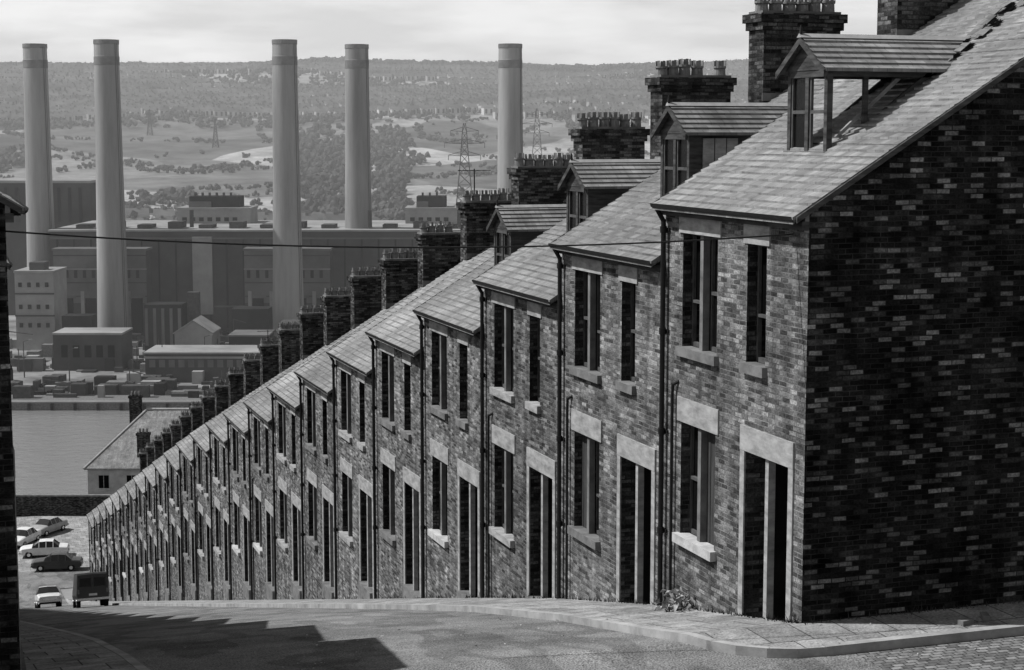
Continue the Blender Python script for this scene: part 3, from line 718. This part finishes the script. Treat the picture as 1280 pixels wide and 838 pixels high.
# ------------------------------------------------------------------ hillside trees and houses
phi=(1+5**.5)/2
ico=[Vector(p).normalized() for p in [(-1,phi,0),(1,phi,0),(-1,-phi,0),(1,-phi,0),(0,-1,phi),(0,1,phi),(0,-1,-phi),(0,1,-phi),(phi,0,-1),(phi,0,1),(-phi,0,-1),(-phi,0,1)]]
icf=[(0,11,5),(0,5,1),(0,1,7),(0,7,10),(0,10,11),(1,5,9),(5,11,4),(11,10,2),(10,7,6),(7,1,8),(3,9,4),(3,4,2),(3,2,6),(3,6,8),(3,8,9),(4,9,5),(2,4,11),(6,2,10),(8,6,7),(9,8,1)]
r5=random.Random(21); V=[];F=[]
def blob(x,y,z,r,hs=1.):
    b=len(V)
    for p in ico:
        k=r*r5.uniform(.65,1.25); V.append((x+p.x*k,y+p.y*k,z+p.z*k*hs))
    for f in icf: F.append((f[0]+b,f[1]+b,f[2]+b))
def tree(a,d,sz):
    z=gfar(a,d)
    for _ in range(4):
        x,y,_z=st(a+r5.gauss(0,sz*.45),d+r5.gauss(0,sz*.45)); blob(x,y,z+sz*r5.uniform(.3,.9),sz*r5.uniform(.3,.5),1.0)
def estate(a,d): return d>1600 and d<2330 and noise.noise(Vector((a*.003,d*.004,50)))>-.12 and not (d<1720 and a/d<-.12)
cnt=0
for _ in range(120000):
    d=r5.uniform(680,2560); a=r5.uniform(-.33,.13)*d
    v=Vector((a*.006,d*.0035,1)); n1=noise.noise(v); n2=noise.noise(v*2.3+Vector((9,2,0)))
    hedge=abs(noise.noise(Vector((a*.0045,d*.0032,7))))<.010 or abs(noise.noise(Vector((a*.0038,d*.004,17))))<.010 or abs(noise.noise(Vector((a*.007,d*.003,37))))<.008
    p=0
    if hedge: p=1
    if n1+.5*n2>.38: p=max(p,.4)
    if estate(a,d): p=.16
    elif d>1650: p=max(p,.2+.35*(n2>0))
    if d>2330: p=.85
    if -.125<a/d<-.06 and d<1600 and d>900: p=max(p,.3+.4*(n2>.1))
    if d<950: p=max(p,.12)
    if r5.random()<p*.3:
        tree(a,d,r5.uniform(3,7) if not hedge else r5.uniform(2.,4)); cnt+=1
    if cnt>10500: break
me=bpy.data.meshes.new('distant_trees'); me.from_pydata(V,[],F); me.materials.append(M['foliage']); link('distant_trees',me)
mb=MB()
for row in range(800):
    d=r5.uniform(1600,2320) if row>14 else r5.uniform(760,900); a=r5.uniform(-.33,.13)*d; ang=r5.choice([.08,-.1,.2,-.2])+r5.uniform(-.05,.05)
    if row>14 and not estate(a,d): continue
    for k in range(r5.randint(3,9)):
        aa=a+k*14*math.cos(ang); dd=d+k*14*math.sin(ang); x,y,_=st(aa,dd); z=gfar(aa,dd)-1; w=5; l=4; h=7
        mb.box(x-w,x+w,y-l,y+l,z,z+h,'hwall')
        mb.prism([(x-w-.2,y-l-.4,z+h),(x-w-.2,y,z+h+3.6),(x-w-.2,y+l+.4,z+h)],(2*w+.4,0,0),'hroof')
        mb.box(x-.7,x+.7,y-.5,y+.5,z+h+2,z+h+4.6,'hroof')
        for q in (-2.6,2.6): mb.box(x+q-1,x+q+1,y-l-.06,y-l+.02,z+1.8,z+6,'psdark')
mb.obj('distant_houses')

# ------------------------------------------------------------------ haze over the river valley
m=bpy.data.materials.new('valley_haze'); m.use_nodes=True; nt=m.node_tree; nt.nodes.remove(nt.nodes['Principled BSDF'])
vs=N(nt,'ShaderNodeVolumeScatter'); vs.inputs['Color'].default_value=(1,1,1,1); vs.inputs['Density'].default_value=.0003; vs.inputs['Anisotropy'].default_value=.0
nt.links.new(vs.outputs[0],nt.nodes['Material Output'].inputs['Volume']); M['haze']=m
mb=MB(); mb.box(-2500,2500,200,4200,-75,420,'haze'); o=mb.obj('haze'); o.rotation_euler=(0,0,-TH)

# ------------------------------------------------------------------ light
sun=Vector((-.586,.232,.777)).normalized()
L=bpy.data.lights.new('sun','SUN'); L.energy=5.0; L.angle=math.radians(.53); L.color=(1,1,1)
o=bpy.data.objects.new('sun',L); o.rotation_euler=sun.to_track_quat('Z','Y').to_euler(); S.collection.objects.link(o)
w=bpy.data.worlds.new('World'); S.world=w; w.use_nodes=True; nt=w.node_tree; bg=nt.nodes['Background']
sky=N(nt,'ShaderNodeTexSky',sky_type='NISHITA'); sky.sun_disc=False; sky.sun_elevation=math.asin(sun.z); sky.sun_rotation=math.atan2(sun.x,sun.y)
bw=N(nt,'ShaderNodeRGBToBW'); nt.links.new(sky.outputs[0],bw.inputs[0])
tc=N(nt,'ShaderNodeTexCoord'); v=scalev(nt,tc.outputs['Generated'],1.6,1.6,9)
cl=ramp(nt,noisen(nt,v,3.6,5,.6),[(.38,.78),(.6,1.25)])
col=mixc(nt,1,bw.outputs[0],cl,'MULTIPLY')
sx=N(nt,'ShaderNodeSeparateXYZ'); nt.links.new(tc.outputs['Generated'],sx.inputs[0])
hz=N(nt,'ShaderNodeMapRange'); hz.inputs[1].default_value=.06; hz.inputs[2].default_value=.35; hz.inputs[3].default_value=2.2; hz.inputs[4].default_value=.9
nt.links.new(sx.outputs[2],hz.inputs[0])
vm=N(nt,'ShaderNodeVectorMath',operation='SCALE'); nt.links.new(col,vm.inputs[0]); nt.links.new(hz.outputs[0],vm.inputs['Scale'])
nt.links.new(vm.outputs[0],bg.inputs[0]); bg.inputs[1].default_value=.12

cam=bpy.data.cameras.new('Camera'); cam.lens=61.3; cam.sensor_width=36; cam.clip_end=9000; cam.clip_start=.1
o=bpy.data.objects.new('Camera',cam); o.location=(0,0,6.72); o.rotation_euler=(math.radians(90-6.65),0,-TH); S.collection.objects.link(o); S.camera=o
